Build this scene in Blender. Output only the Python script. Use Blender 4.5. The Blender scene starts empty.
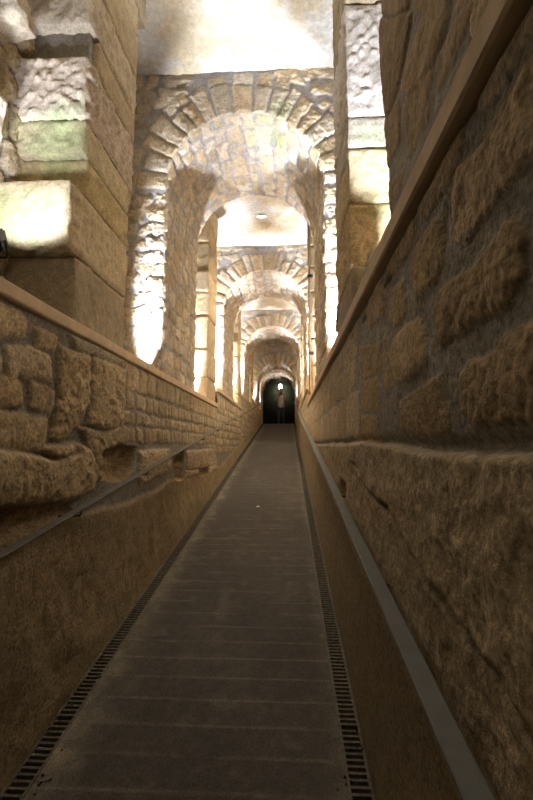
import bpy, bmesh, math, random
import numpy as np
from mathutils import Vector, Matrix, Euler
C = bpy.context.scene.collection
PI = math.pi
rng = random.Random(7)

# ------------------------------------------------------------------ camera model
F = 420.0
EYE = Vector((0, 0, 1.5))
PITCH = math.atan(44.5 / F)
YAW = math.atan(21.0 / math.hypot(F, 44.5))
ROT = Euler((PI / 2 + PITCH, 0, YAW), 'XYZ').to_matrix()

def ray(px, py):
    return ROT @ Vector(((px - 266.5) / F, -(py - 400) / F, -1))
def on_x(px, py, x):
    d = ray(px, py); t = x / d.x
    return (d.y * t, EYE.z + d.z * t)          # (y, z)
def on_y(px, py, y):
    d = ray(px, py); t = y / d.y
    return (d.x * t, EYE.z + d.z * t)          # (x, z)

XL, XR = -1.07, 0.32                            # wall faces
SL = 0.1345                                     # slope of the ramp
YEND = 17.6
def floor_z(y): return SL * np.minimum(y, YEND)

# ------------------------------------------------------------------ noise
def _hash(ix, iy, iz, seed):
    h = (ix * 374761393 + iy * 668265263 + iz * 2147483647 + seed * 1274126177) & 0xffffffff
    h = ((h ^ (h >> 13)) * 1274126177) & 0xffffffff
    h = ((h ^ (h >> 16)) * 2246822519) & 0xffffffff
    return ((h ^ (h >> 15)) & 0xffffff) / float(0xffffff)
def noise3(x, y, z, seed=0):
    x = np.asarray(x, float); y = np.asarray(y, float); z = np.asarray(z, float)
    x, y, z = np.broadcast_arrays(x, y, z)
    ix = np.floor(x).astype(np.int64); iy = np.floor(y).astype(np.int64); iz = np.floor(z).astype(np.int64)
    fx = x - ix; fy = y - iy; fz = z - iz
    fx = fx * fx * (3 - 2 * fx); fy = fy * fy * (3 - 2 * fy); fz = fz * fz * (3 - 2 * fz)
    r = 0
    for a in (0, 1):
        for b in (0, 1):
            for c in (0, 1):
                w = (fx if a else 1 - fx) * (fy if b else 1 - fy) * (fz if c else 1 - fz)
                r = r + w * _hash(ix + a, iy + b, iz + c, seed)
    return r * 2 - 1
def fbm(x, y, z, seed=0, octv=3):
    r = 0; a = 1; s = 0
    for o in range(octv):
        r = r + a * noise3(x * 2 ** o, y * 2 ** o, z * 2 ** o, seed + o * 17); s += a; a *= .55
    return r / s
def sstep(a, b, x):
    t = np.clip((x - a) / (b - a), 0, 1); return t * t * (3 - 2 * t)

# ------------------------------------------------------------------ stones in a 2-D layout
WARM = [(.50, .39, .25), (.46, .355, .22), (.54, .43, .29), (.42, .33, .205), (.51, .385, .23), (.48, .38, .26)]
MORTAR = np.array((.27, .24, .205))
MORTAR_PALE = np.array((.43, .41, .41))
def sdpoly(px, py, P):
    d = np.full(px.shape, 1e9); s = np.ones(px.shape)
    n = len(P); j = n - 1
    for i in range(n):
        ex, ey = P[j][0] - P[i][0], P[j][1] - P[i][1]
        wx, wy = px - P[i][0], py - P[i][1]
        q = ex * ex + ey * ey + 1e-12
        t = np.clip((wx * ex + wy * ey) / q, 0, 1)
        bx, by = wx - ex * t, wy - ey * t
        d = np.minimum(d, bx * bx + by * by)
        c1 = py >= P[i][1]; c2 = py < P[j][1]; c3 = ex * wy > ey * wx
        al = (c1 & c2 & c3) | (~c1 & ~c2 & ~c3)
        s = np.where(al, -s, s); j = i
    return s * np.sqrt(d)
class Stone:
    def __init__(s, poly, prot=.02, col=None, rough=.006, r=.012, comb=0, soft=.006, r_=None):
        s.p = poly; s.prot = prot; s.col = col or rng.choice(WARM); s.rough = rough; s.r = r; s.comb = comb; s.soft = soft
        s.v = rng.uniform(.85, 1.13)
PALE = [(.64, .54, .41), (.58, .47, .33), (.68, .59, .47), (.56, .44, .29), (.62, .50, .34), (.64, .56, .46)]
def coursed(u0, u1, v0, v1, ch, ln, gap=.02, jit=.2, prot=.02, rough=.006, seed=1, r=.014, cols=WARM, keep=None):
    R = random.Random(seed); out = []
    v = v0
    while v < v1 - .02:
        h = R.uniform(*ch)
        if v + h > v1 - ch[0] * .6: h = v1 - v
        u = u0 + R.uniform(-.1, 0)
        while u < u1:
            l = R.uniform(*ln)
            g = gap * R.uniform(.35, .75); jx = lambda: R.uniform(-jit, jit) * min(l, h) * .28
            a, b, c, d = u + g, u + l - g, v + g, v + h - g
            if b - a > .015:
                P = [(a + jx(), c + jx()), ((a + b) / 2, c + jx() * .5), (b + jx(), c + jx()), (b + jx() * .4, (c + d) / 2), (b + jx(), d + jx()), ((a + b) / 2, d + jx() * .5), (a + jx(), d + jx()), (a + jx() * .4, (c + d) / 2)]
                if keep is None or keep((a + b) / 2, (c + d) / 2):
                    st = Stone(P, prot * R.uniform(.5, 1.3), R.choice(cols), rough, r); st.v = R.uniform(.82, 1.15); out.append(st)
            u += l
        v += h
    return out
def eval_layout(stones, U, V, seed=3, warp=.010, mortar=MORTAR, mh=.004, wf=14, tone=None):
    sh = U.shape; U = U.ravel(); V = V.ravel()
    n1 = fbm(U * wf, V * wf, 0 * U, seed, 3); n2 = fbm(U * wf, V * wf, 0 * U + 5.5, seed + 1, 3)
    Uw = U + warp * n1; Vw = V + warp * n2
    nf = fbm(U * 34, V * 34, 0 * U + 2, seed + 2, 3); nc = fbm(U * 7, V * 7, 0 * U + 2, seed + 5, 3)
    nh = fbm(U * 85, V * 85, 0 * U + 9, seed + 8, 2)
    h = mh * n1 * .6 + .002 * nf
    col = np.tile(mortar, (U.size, 1)) * (1 + .10 * n2 + .10 * nc)[:, None]
    for s in stones:
        P = np.array(s.p); c = P.mean(0)
        lo = P.min(0) - .02; hi = P.max(0) + .02
        ix = np.where((Uw > lo[0]) & (Uw < hi[0]) & (Vw > lo[1]) & (Vw < hi[1]))[0]
        if ix.size == 0: continue
        dl = P - c; L = np.linalg.norm(dl, axis=1, keepdims=True) + 1e-9
        Pi = c + dl * np.maximum(.3, 1 - 1.2 * s.r / L)
        d = sdpoly(Uw[ix], Vw[ix], Pi) - s.r
        m = sstep(-s.soft, s.soft, -d)
        ins = np.maximum(-d, 0)
        if s.prot >= 0:
            hh = s.prot * (1 - .45 * np.exp(-ins / .02)) + s.rough * (nf[ix] * .9 + n1[ix] * .35 + .5 * nh[ix])
            if s.comb: hh = hh + s.comb * np.sin((Uw[ix] * .55 + Vw[ix]) * 2 * PI / .016 + 2 * nc[ix])
        else:
            hh = s.prot * (1 - np.exp(-ins / .03)) + .012 * n1[ix] + .008 * nf[ix]
        h[ix] = h[ix] * (1 - m) + hh * m
        cc = np.array(s.col) * s.v * (1 + .14 * nc + .13 * nf + .14 * nh)[ix][:, None]
        col[ix] = col[ix] * (1 - m)[:, None] + cc * m[:, None]
    return h.reshape(sh), col.reshape(sh + (3,))

# algae grows on the stones beside the lamps: (centre, radius)
ALGAE = []
class Mesh:
    """collects patches into one mesh with a colour attribute"""
    def __init__(s): s.v = []; s.f = []; s.c = []; s.n = 0
    def grid(s, P, col, flip=False):
        nu, nv = P.shape[:2]
        idx = (np.arange(nu * nv).reshape(nu, nv)) + s.n
        a, b, c, d = idx[:-1, :-1], idx[1:, :-1], idx[1:, 1:], idx[:-1, 1:]
        q = np.stack([a, d, c, b] if flip else [a, b, c, d], -1).reshape(-1, 4)
        s.v.append(P.reshape(-1, 3)); s.c.append(np.clip(col.reshape(-1, 3), 0, 1)); s.f.append(q); s.n += nu * nv
    def relief(s, P, N, h, col, flip=False, edge=None):
        if edge is not None: h = h * edge
        Q = P + N * h[..., None]
        x, y, z = Q[..., 0] * 7, Q[..., 1] * 7, Q[..., 2] * 7
        Q = Q + .007 * np.stack([fbm(x, y, z, 91, 2), fbm(x, y, z, 92, 2), fbm(x, y, z, 93, 2)], -1)
        for (cx, cy, cz), r, k in ALGAE:
            d = np.sqrt((Q[..., 0] - cx) ** 2 + (Q[..., 1] - cy) ** 2 + (Q[..., 2] - cz) ** 2) / r
            if d.min() < 1.3:
                w = sstep(1.1, .3, d + .5 * fbm(x * 1.5, y * 1.5, z * 1.5, 33, 3)) * k
                col = col * (1 - w[..., None]) + np.array((.20, .36, .12)) * w[..., None]
        s.grid(Q, col, flip)
    def box(s, lo, hi, col=(.3, .25, .18)):
        x0, y0, z0 = lo; x1, y1, z1 = hi
        v = np.array([(x, y, z) for x in (x0, x1) for y in (y0, y1) for z in (z0, z1)], float)
        f = np.array([(0, 1, 3, 2), (4, 6, 7, 5), (0, 4, 5, 1), (2, 3, 7, 6), (0, 2, 6, 4), (1, 5, 7, 3)]) + s.n
        s.v.append(v); s.c.append(np.tile(np.array(col, float), (8, 1))); s.f.append(f); s.n += 8
    def block(s, lo, hi, step=.012, rough=.006, col=None, bulge=.004, seed=0, rot=None, comb=0, chip=.0):
        """a squared stone, rough on all six faces, closed"""
        col = np.array(col if col is not None else rng.choice(WARM)) * rng.uniform(.9, 1.1)
        lo = np.array(lo, float); hi = np.array(hi, float); ctr = (lo + hi) / 2; sz = hi - lo
        for ax in range(3):
            a, b = [(1, 2), (2, 0), (0, 1)][ax]
            na = max(3, int(sz[a] / step) + 1); nb = max(3, int(sz[b] / step) + 1)
            A, B = np.meshgrid(np.linspace(lo[a], hi[a], na), np.linspace(lo[b], hi[b], nb), indexing='ij')
            for sg in (-1, 1):
                P = np.zeros(A.shape + (3,)); P[..., a] = A; P[..., b] = B; P[..., ax] = hi[ax] if sg > 0 else lo[ax]
                N = np.zeros_like(P); N[..., ax] = sg
                ed = np.minimum(np.minimum(A - lo[a], hi[a] - A), np.minimum(B - lo[b], hi[b] - B))
                e = sstep(0, .02, ed)
                nf = fbm(P[..., 0] * 30, P[..., 1] * 30, P[..., 2] * 30, seed + 7, 3); nc = fbm(P[..., 0] * 6, P[..., 1] * 6, P[..., 2] * 6, seed + 3, 3)
                h = bulge + rough * nf * 1.1 + rough * .4 * nc
                if comb: h = h + comb * np.sin((A * .5 + B) * 2 * PI / .02 + 3 * nc)
                cc = col[None, None, :] * (1 + .13 * nc + .12 * nf)[..., None]
                if rot is not None:
                    R = np.array(rot)
                    P = (P - ctr) @ R.T + ctr; N = N @ R.T
                # round the arrises a little
                P = P - (P - ctr) * (1 - sstep(0, .018, ed))[..., None] * .015
                s.relief(P, N, h, cc, flip=(sg < 0), edge=e)
    def build(s, name, mats, parent=None, smooth=True):
        v = np.concatenate(s.v); f = np.concatenate(s.f); c = np.concatenate(s.c)
        me = bpy.data.meshes.new(name)
        me.vertices.add(len(v)); me.vertices.foreach_set('co', v.ravel().astype(np.float32))
        me.loops.add(f.size); me.loops.foreach_set('vertex_index', f.ravel().astype(np.int32))
        me.polygons.add(len(f)); me.polygons.foreach_set('loop_start', (np.arange(len(f)) * 4).astype(np.int32))
        try: me.polygons.foreach_set('loop_total', np.full(len(f), 4, np.int32))
        except Exception: pass
        me.update(calc_edges=True)
        ca = me.color_attributes.new('Col', 'FLOAT_COLOR', 'POINT')
        ca.data.foreach_set('color', np.concatenate([c, np.ones((len(c), 1))], 1).ravel().astype(np.float32))
        if smooth: me.polygons.foreach_set('use_smooth', np.ones(len(f), bool))
        me.materials.append(mats); me.validate()
        o = bpy.data.objects.new(name, me); C.objects.link(o)
        if parent: o.parent = parent
        return o

# ------------------------------------------------------------------ materials
def nt(name):
    m = bpy.data.materials.new(name); m.use_nodes = True; t = m.node_tree; t.nodes.clear()
    o = t.nodes.new('ShaderNodeOutputMaterial'); b = t.nodes.new('ShaderNodeBsdfPrincipled')
    t.links.new(b.outputs[0], o.inputs[0]); return m, t, b
def stone_mat(name, bump=.6, rough=.92, tint=(1, 1, 1), fine=90, dist=.004, lo=.58, hi=1.2):
    m, t, b = nt(name); N = t.nodes.new; L = t.links.new
    a = N('ShaderNodeAttribute'); a.attribute_name = 'Col'
    g = N('ShaderNodeNewGeometry')
    n = N('ShaderNodeTexNoise'); n.inputs['Scale'].default_value = fine; n.inputs['Detail'].default_value = 5; n.inputs['Roughness'].default_value = .65
    L(g.outputs['Position'], n.inputs['Vector'])
    n2 = N('ShaderNodeTexNoise'); n2.inputs['Scale'].default_value = 19; n2.inputs['Detail'].default_value = 6; n2.inputs['Roughness'].default_value = .6
    L(g.outputs['Position'], n2.inputs['Vector'])
    r = N('ShaderNodeMapRange'); r.inputs[1].default_value = .3; r.inputs[2].default_value = .7; r.inputs[3].default_value = .78; r.inputs[4].default_value = 1.15
    L(n2.outputs[0], r.inputs[0])
    r2 = N('ShaderNodeMapRange'); r2.inputs[1].default_value = .35; r2.inputs[2].default_value = .6; r2.inputs[3].default_value = lo; r2.inputs[4].default_value = hi
    L(n.outputs[0], r2.inputs[0])
    mu = N('ShaderNodeMath'); mu.operation = 'MULTIPLY'; L(r.outputs[0], mu.inputs[0]); L(r2.outputs[0], mu.inputs[1])
    vm = N('ShaderNodeVectorMath'); vm.operation = 'SCALE'; L(a.outputs['Color'], vm.inputs[0]); L(mu.outputs[0], vm.inputs[3])
    v2 = N('ShaderNodeVectorMath'); v2.operation = 'MULTIPLY'; v2.inputs[1].default_value = tint; L(vm.outputs[0], v2.inputs[0])
    L(v2.outputs[0], b.inputs['Base Color']); b.inputs['Roughness'].default_value = rough
    b.inputs['Specular IOR Level'].default_value = .25
    ad = N('ShaderNodeMath'); ad.operation = 'ADD'; L(n.outputs[0], ad.inputs[0]); L(n2.outputs[0], ad.inputs[1])
    bp = N('ShaderNodeBump'); bp.inputs['Strength'].default_value = bump; bp.inputs['Distance'].default_value = dist
    L(ad.outputs[0], bp.inputs['Height']); L(bp.outputs[0], b.inputs['Normal'])
    return m
def plain_mat(name, col, rough=.6, metal=0, noise=.15, scale=30, bump=.2, emit=None, es=0, stretch=(1, 1, 1)):
    m, t, b = nt(name); N = t.nodes.new; L = t.links.new
    tc = N('ShaderNodeNewGeometry'); mp = N('ShaderNodeVectorMath'); mp.operation = 'MULTIPLY'; mp.inputs[1].default_value = stretch
    L(tc.outputs['Position'], mp.inputs[0])
    n = N('ShaderNodeTexNoise'); n.inputs['Scale'].default_value = scale; n.inputs['Detail'].default_value = 5; L(mp.outputs[0], n.inputs['Vector'])
    cr = N('ShaderNodeValToRGB'); c = np.array(col)
    cr.color_ramp.elements[0].position = .3; cr.color_ramp.elements[1].position = .7
    cr.color_ramp.elements[0].color = tuple(c * (1 - noise)) + (1,); cr.color_ramp.elements[1].color = tuple(np.minimum(c * (1 + noise), 1)) + (1,)
    L(n.outputs[0], cr.inputs[0]); L(cr.outputs[0], b.inputs['Base Color'])
    b.inputs['Roughness'].default_value = rough; b.inputs['Metallic'].default_value = metal
    bp = N('ShaderNodeBump'); bp.inputs['Strength'].default_value = bump; bp.inputs['Distance'].default_value = .002
    L(n.outputs[0], bp.inputs['Height']); L(bp.outputs[0], b.inputs['Normal'])
    if emit: b.inputs['Emission Color'].default_value = tuple(emit) + (1,); b.inputs['Emission Strength'].default_value = es
    return m
M_STONE = stone_mat('rough_stone', lo=.72, hi=1.12)
M_ROCK = stone_mat('wall_stone', bump=.9, fine=70, dist=.006)
M_PLASTER = stone_mat('plaster', bump=.3, fine=40, dist=.003, lo=.9, hi=1.06)
M_FLOOR = stone_mat('ramp_surface', bump=.5, fine=120, dist=.003, rough=.8)
M_COPE = plain_mat('coping_brown', (.60, .45, .29), .75, 0, .15, 14, .3)
M_RAILL = plain_mat('dark_steel', (.115, .10, .085), .7, .1, .25, 25, .2)
M_RAILR = plain_mat('grey_steel', (.15, .15, .148), .65, .2, .12, 25, .15)
M_IRON = plain_mat('grate_iron', (.13, .11, .09), .75, .3, .4, 60, .5)
M_BLACK = plain_mat('black_paint', (.012, .012, .014), .5)
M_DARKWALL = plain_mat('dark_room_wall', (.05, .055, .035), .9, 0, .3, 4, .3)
M_CABLE = plain_mat('grey_cable', (.62, .60, .58), .6)
M_CONDUIT = plain_mat('brown_conduit', (.27, .19, .12), .5)
M_SKIN = plain_mat('skin', (.60, .36, .26), .6, 0, .05)
M_HAIR = plain_mat('hair', (.06, .035, .02), .7)
M_SHIRT = plain_mat('shirt', (.62, .60, .56), .85, 0, .06)
M_JEANS = plain_mat('jeans', (.05, .075, .11), .85, 0, .15)
M_SHOE = plain_mat('shoe', (.03, .03, .03), .6)
M_LAMP = plain_mat('lamp_glass', (.9, .9, .8), .4, emit=(1, .97, .80), es=14)
M_PAPER = plain_mat('paper', (.75, .74, .70), .8)

def tag(o, label=None, cat=None, group=None, kind=None):
    if label: o['label'] = label
    if cat: o['category'] = cat
    if group: o['group'] = group
    if kind: o['kind'] = kind
    return o
def empty(name, loc, rz=0):
    o = bpy.data.objects.new(name, None); C.objects.link(o); o.location = loc; o.rotation_euler.z = rz
    bpy.context.view_layer.update(); return o
def bm_obj(name, bm, mat, parent=None, smooth=False):
    me = bpy.data.meshes.new(name); bm.to_mesh(me); bm.free(); me.materials.append(mat)
    if smooth:
        for p in me.polygons: p.use_smooth = True
    o = bpy.data.objects.new(name, me); C.objects.link(o)
    if parent: o.parent = parent
    return o
def bm_box(bm, lo, hi, mat=None, bevel=0):
    r = bmesh.ops.create_cube(bm, size=1); vs = r['verts']
    for v in vs: v.co = Vector([(lo[i] + hi[i]) / 2 + v.co[i] * (hi[i] - lo[i]) for i in range(3)])
    if bevel: bmesh.ops.bevel(bm, geom=list({e for v in vs for e in v.link_edges}), offset=bevel, segments=2, affect='EDGES')
def bm_tube(bm, pts, r, seg=10):
    rings = []
    for i, p in enumerate(pts):
        p = Vector(p); a = Vector(pts[max(i - 1, 0)]); b = Vector(pts[min(i + 1, len(pts) - 1)])
        t = (b - a).normalized(); u = t.cross(Vector((0, 0, 1)))
        if u.length < .1: u = t.cross(Vector((0, 1, 0)))
        u.normalize(); w = t.cross(u); rr = r[i] if isinstance(r, (list, tuple)) else r
        rings.append([bm.verts.new(p + (u * math.cos(k * 2 * PI / seg) + w * math.sin(k * 2 * PI / seg)) * rr) for k in range(seg)])
    for a, b in zip(rings, rings[1:]):
        for k in range(seg): bm.faces.new((a[k], a[(k + 1) % seg], b[(k + 1) % seg], b[k]))
    bm.faces.new(rings[0][::-1]); bm.faces.new(rings[-1])

# ------------------------------------------------------------------ sections along the passage
SECT = [(-1.3, 6.28, 2.11), (6.28, 9.66, 2.36), (9.66, 12.6, 2.69), (12.6, 16.85, 2.90)]   # y0, y1, coping top
CT = .06                                            # coping thickness
NICHE = .40                                         # depth of the side recesses
XLB, XRB = XL - NICHE, XR + NICHE

def ydense(y0, y1, off, k=1.0, lo=.005, hi=.014):
    ys = [y0]
    while ys[-1] < y1:
        y = max(ys[-1], .45); ys.append(ys[-1] + min(max(y * y / (F * off) * k, lo), hi) if ys[-1] > .4 or off > .5 else ys[-1] + .03)
    ys[-1] = y1
    return np.array(ys)

def px_stones(lst, X):
    out = []
    for it in lst:
        P = [on_x(a, b, X) for a, b in it[0]]
        out.append(Stone(P, **it[1]))
    return out
# --- left wall, stones where the photograph shows them
LEFT = [
 ([(-30, 292), (22, 314), (26, 322), (25, 338), (-30, 332)], dict(prot=.018)),
 ([(33, 328), (45, 329), (54, 338), (53, 351), (45, 352), (33, 346)], dict(prot=.022, col=(.52, .40, .24))),
 ([(2, 346), (30, 347), (49, 357), (50, 382), (30, 380), (3, 373)], dict(prot=.022)),
 ([(-30, 345), (-2, 347), (0, 372), (-30, 368)], dict(prot=.02)),
 ([(-30, 374), (14, 377), (21, 384), (21, 405), (-30, 405)], dict(prot=.02)),
 ([(27, 382), (44, 384), (51, 391), (50, 412), (28, 408)], dict(prot=.02)),
 ([(-40, 410), (20, 413), (46, 420), (43, 450), (-40, 446)], dict(prot=.02)),
 ([(57, 346), (86, 356), (87, 378), (86, 402), (77, 424), (60, 441), (49, 441), (53, 400)], dict(prot=.035, rough=.012)),
 ([(88, 357), (121, 368), (122, 400), (120, 425), (104, 431), (84, 424), (88, 402)], dict(prot=.035, rough=.012)),
 ([(66, 334), (92, 346), (124, 362), (124, 366), (100, 362), (80, 352), (70, 345)], dict(prot=.03, col=(.38, .32, .23))),
 ([(-60, 455), (10, 458), (50, 463), (78, 447), (86, 452), (91, 470), (87, 489), (68, 501), (-60, 506)], dict(prot=.06, rough=.010, r=.03, soft=.012)),
 ([(40, 450), (74, 444), (74, 452), (48, 460)], dict(prot=.05, rough=.01)),
 ([(78, 428), (104, 433), (121, 426), (121, 441), (99, 450), (97, 481), (90, 484), (92, 456), (84, 448)], dict(prot=.03, rough=.015)),
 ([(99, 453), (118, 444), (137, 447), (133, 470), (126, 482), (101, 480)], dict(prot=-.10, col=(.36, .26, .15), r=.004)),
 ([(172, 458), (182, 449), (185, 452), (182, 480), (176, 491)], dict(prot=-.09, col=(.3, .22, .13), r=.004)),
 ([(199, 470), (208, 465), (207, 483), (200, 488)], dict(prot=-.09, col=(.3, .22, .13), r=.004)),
 ([(186, 452), (216, 449), (214, 465), (186, 469)], dict(prot=.02, rough=.01)),
 ([(184, 471), (198, 471), (197, 488), (183, 489)], dict(prot=.02, rough=.01)),
 ([(208, 467), (219, 465), (217, 479), (208, 482)], dict(prot=.02, rough=.01)),
 ([(138, 452), (168, 450), (170, 470), (138, 484)], dict(prot=.03, rough=.018)),
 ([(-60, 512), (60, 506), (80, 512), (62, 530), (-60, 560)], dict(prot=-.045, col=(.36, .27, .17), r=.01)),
]
def build_wall_left():
    m = Mesh()
    for k, (y0, y1, top) in enumerate(SECT):
        ys = ydense(y0, y1, 1.07, lo=.008) if k == 0 else np.arange(y0, y1 + .02, .02 if k == 1 else .035)
        if k == 0: ys = np.concatenate([np.arange(y0, 1.2, .06), ydense(1.2, y1, 1.07, lo=.008)])
        ys[-1] = y1
        nz = [230, 110, 60, 40][k]
        T = np.linspace(0, 1, nz); Y, TT = np.meshgrid(ys, T, indexing='ij')
        zb = floor_z(Y) - .06; ztop = top - CT + .01
        Z = zb + (ztop - zb) * TT
        y1s = on_x(123, 400, XL)[0]
        st = []
        if k == 0:
            st += coursed(-1.5, .9, 1.12, 2.06, (.16, .26), (.25, .45), seed=41)
            st += coursed(y1s, y1, 1.50, 2.06, (.10, .15), (.075, .19), seed=5, gap=.024, jit=.5, prot=.014, r=.012, rough=.004)
            st += coursed(3.3, y1, 1.17, 1.49, (.15, .17), (.2, .42), seed=9, prot=.015, rough=.01,
                          keep=lambda u, v: u > 5.6)
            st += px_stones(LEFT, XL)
        else:
            st += coursed(y0, y1, 1.35, top, (.11, .17), (.12, .30), seed=50 + k, gap=.03, jit=.5, prot=.014, r=.012)
        H, col = eval_layout(st, Y, Z, seed=12 + k)
        # rough bedrock face below the masonry
        edge_z = 1.15 + .05 * fbm(Y * 1.3, 0 * Y, 0 * Y, 5, 2)
        if k > 0: edge_z = np.maximum(edge_z, floor_z(Y) + .25)
        low = sstep(.02, -.02, Z - edge_z)
        rk = .010 * fbm(Y * 9, Z * 9, 0 * Y, 61, 4) + .010 * fbm(Y * 3, Z * 3, 0 * Y, 64, 2)
        H = H * (1 - low) + (rk + .012) * low
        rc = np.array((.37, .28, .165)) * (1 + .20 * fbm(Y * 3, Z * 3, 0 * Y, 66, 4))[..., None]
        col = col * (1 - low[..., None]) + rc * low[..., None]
        P = np.stack([np.full_like(Y, XL), Y, Z], -1); N = np.zeros_like(P); N[..., 0] = 1
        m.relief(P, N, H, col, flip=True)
        nf = top - CT - .30                         # floor of the recesses behind the parapet
        m.box((XL - .17, y0, -.5), (XL - .13, y1, ztop))
        m.box((XL - .13, y0, ztop - .05), (XL + .0, y1, ztop - .01))
        m.box((XLB - .35, y0, -.5), (XL - .17, y1, nf))
    # back of the recesses: rough coursed rubble
    for k, (a, b, za, zb_) in enumerate([(1.2, 2.5, 1.7, 5.0), (2.4, 3.8, 1.7, 5.0), (4.5, 6.3, 1.7, 5.0), (5.9, 7.3, 1.9, 5.0), (8.2, 9.2, 2, 5), (9.4, 10.8, 2.2, 5), (11.6, 12.8, 2.3, 5.4), (13.0, 14.8, 2.4, 5.4), (15.4, 17.1, 2.5, 5.4)]):
        stp = .012 if b < 4 else .03
        Y, Z = np.meshgrid(np.arange(a, b + stp, stp), np.arange(za, zb_, stp * 1.3), indexing='ij')
        st = coursed(a, b, za, zb_, (.14, .3), (.2, .45), seed=80 + k, prot=.05, rough=.02, r=.03)
        H, col = eval_layout(st, Y, Z, seed=70 + k)
        P = np.stack([np.full_like(Y, XLB), Y, Z], -1); N = np.zeros_like(P); N[..., 0] = 1
        m.relief(P, N, H, col, flip=True)
    m.box((XLB - .35, -1.3, 1.5), (XLB - .06, 17.2, 5.4))
    o = m.build('wall_left', M_ROCK); tag(o, kind='structure')
# --- right wall
RIGHT = [
 ([(516, -5), (590, -90), (590, -40), (533, 30), (496, 98), (488, 111), (480, 110), (474, 82)], dict(prot=0.012, col=(.44, .36, .27))),
 ([(463, 103), (467, 116), (467, 140), (459, 166), (439, 203), (425, 219), (419, 211), (419, 191)], dict(prot=0.011, col=(.44, .34, .22))),
 ([(590, -10), (533, 68), (510, 98), (487, 141), (459, 175), (453, 197), (453, 215), (457, 243), (465, 242), (496, 208), (515, 185), (533, 160), (590, 100)], dict(prot=0.018, rough=0.0096, col=(.45, .34, .22))),
 ([(441, 214), (446, 226), (445, 262), (439, 279), (417, 303), (411, 272), (413, 256), (425, 231)], dict(prot=0.015, rough=0.0072, col=(.46, .34, .20))),
 ([(512, 220), (526, 219), (531, 235), (530, 273), (518, 296), (496, 312), (476, 321), (442, 346), (434, 312), (439, 298), (465, 276), (490, 251)], dict(prot=0.019, rough=0.0104, col=(.45, .33, .20))),
 ([(421, 320), (428, 335), (429, 363), (422, 371), (397, 382), (390, 357), (394, 341), (405, 327)], dict(prot=0.015, rough=0.0064, col=(.54, .40, .24))),
 ([(400, 405), (444, 374), (451, 405), (452, 429), (418, 437), (401, 427)], dict(prot=0.013, rough=0.0032, comb=.0035, col=(.52, .40, .26))),
 ([(610, 290), (533, 327), (506, 336), (496, 352), (466, 365), (461, 383), (463, 412), (474, 424), (533, 421), (610, 420)], dict(prot=0.021, rough=0.0112, col=(.45, .33, .20))),
 ([(548, 225), (610, 150), (610, 270), (548, 300)], dict(prot=0.018, rough=0.0096)),
 ([(404, 276), (407, 307), (403, 321), (394, 328), (389, 313), (391, 293)], dict(prot=0.011, col=(.46, .34, .21))),
 ([(414, 207), (415, 237), (404, 259), (390, 276), (386, 268), (387, 253)], dict(prot=0.011, col=(.47, .35, .22))),
 ([(384, 278), (384, 311), (368, 329), (366, 313), (371, 298)], dict(prot=0.009, col=(.46, .34, .21))),
 ([(361, 418), (379, 418), (379, 443), (361, 442)], dict(prot=0.007, col=(.47, .34, .20))),
 ([(359, 350), (383, 345), (383, 372), (360, 378)], dict(prot=0.006, col=(.42, .31, .18))),
 ([(362, 384), (380, 380), (381, 408), (362, 410)], dict(prot=0.006, col=(.42, .31, .18))),
 ([(384, 335), (388, 362), (394, 384), (385, 392)], dict(prot=0.006, col=(.42, .31, .18))),
]
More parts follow.
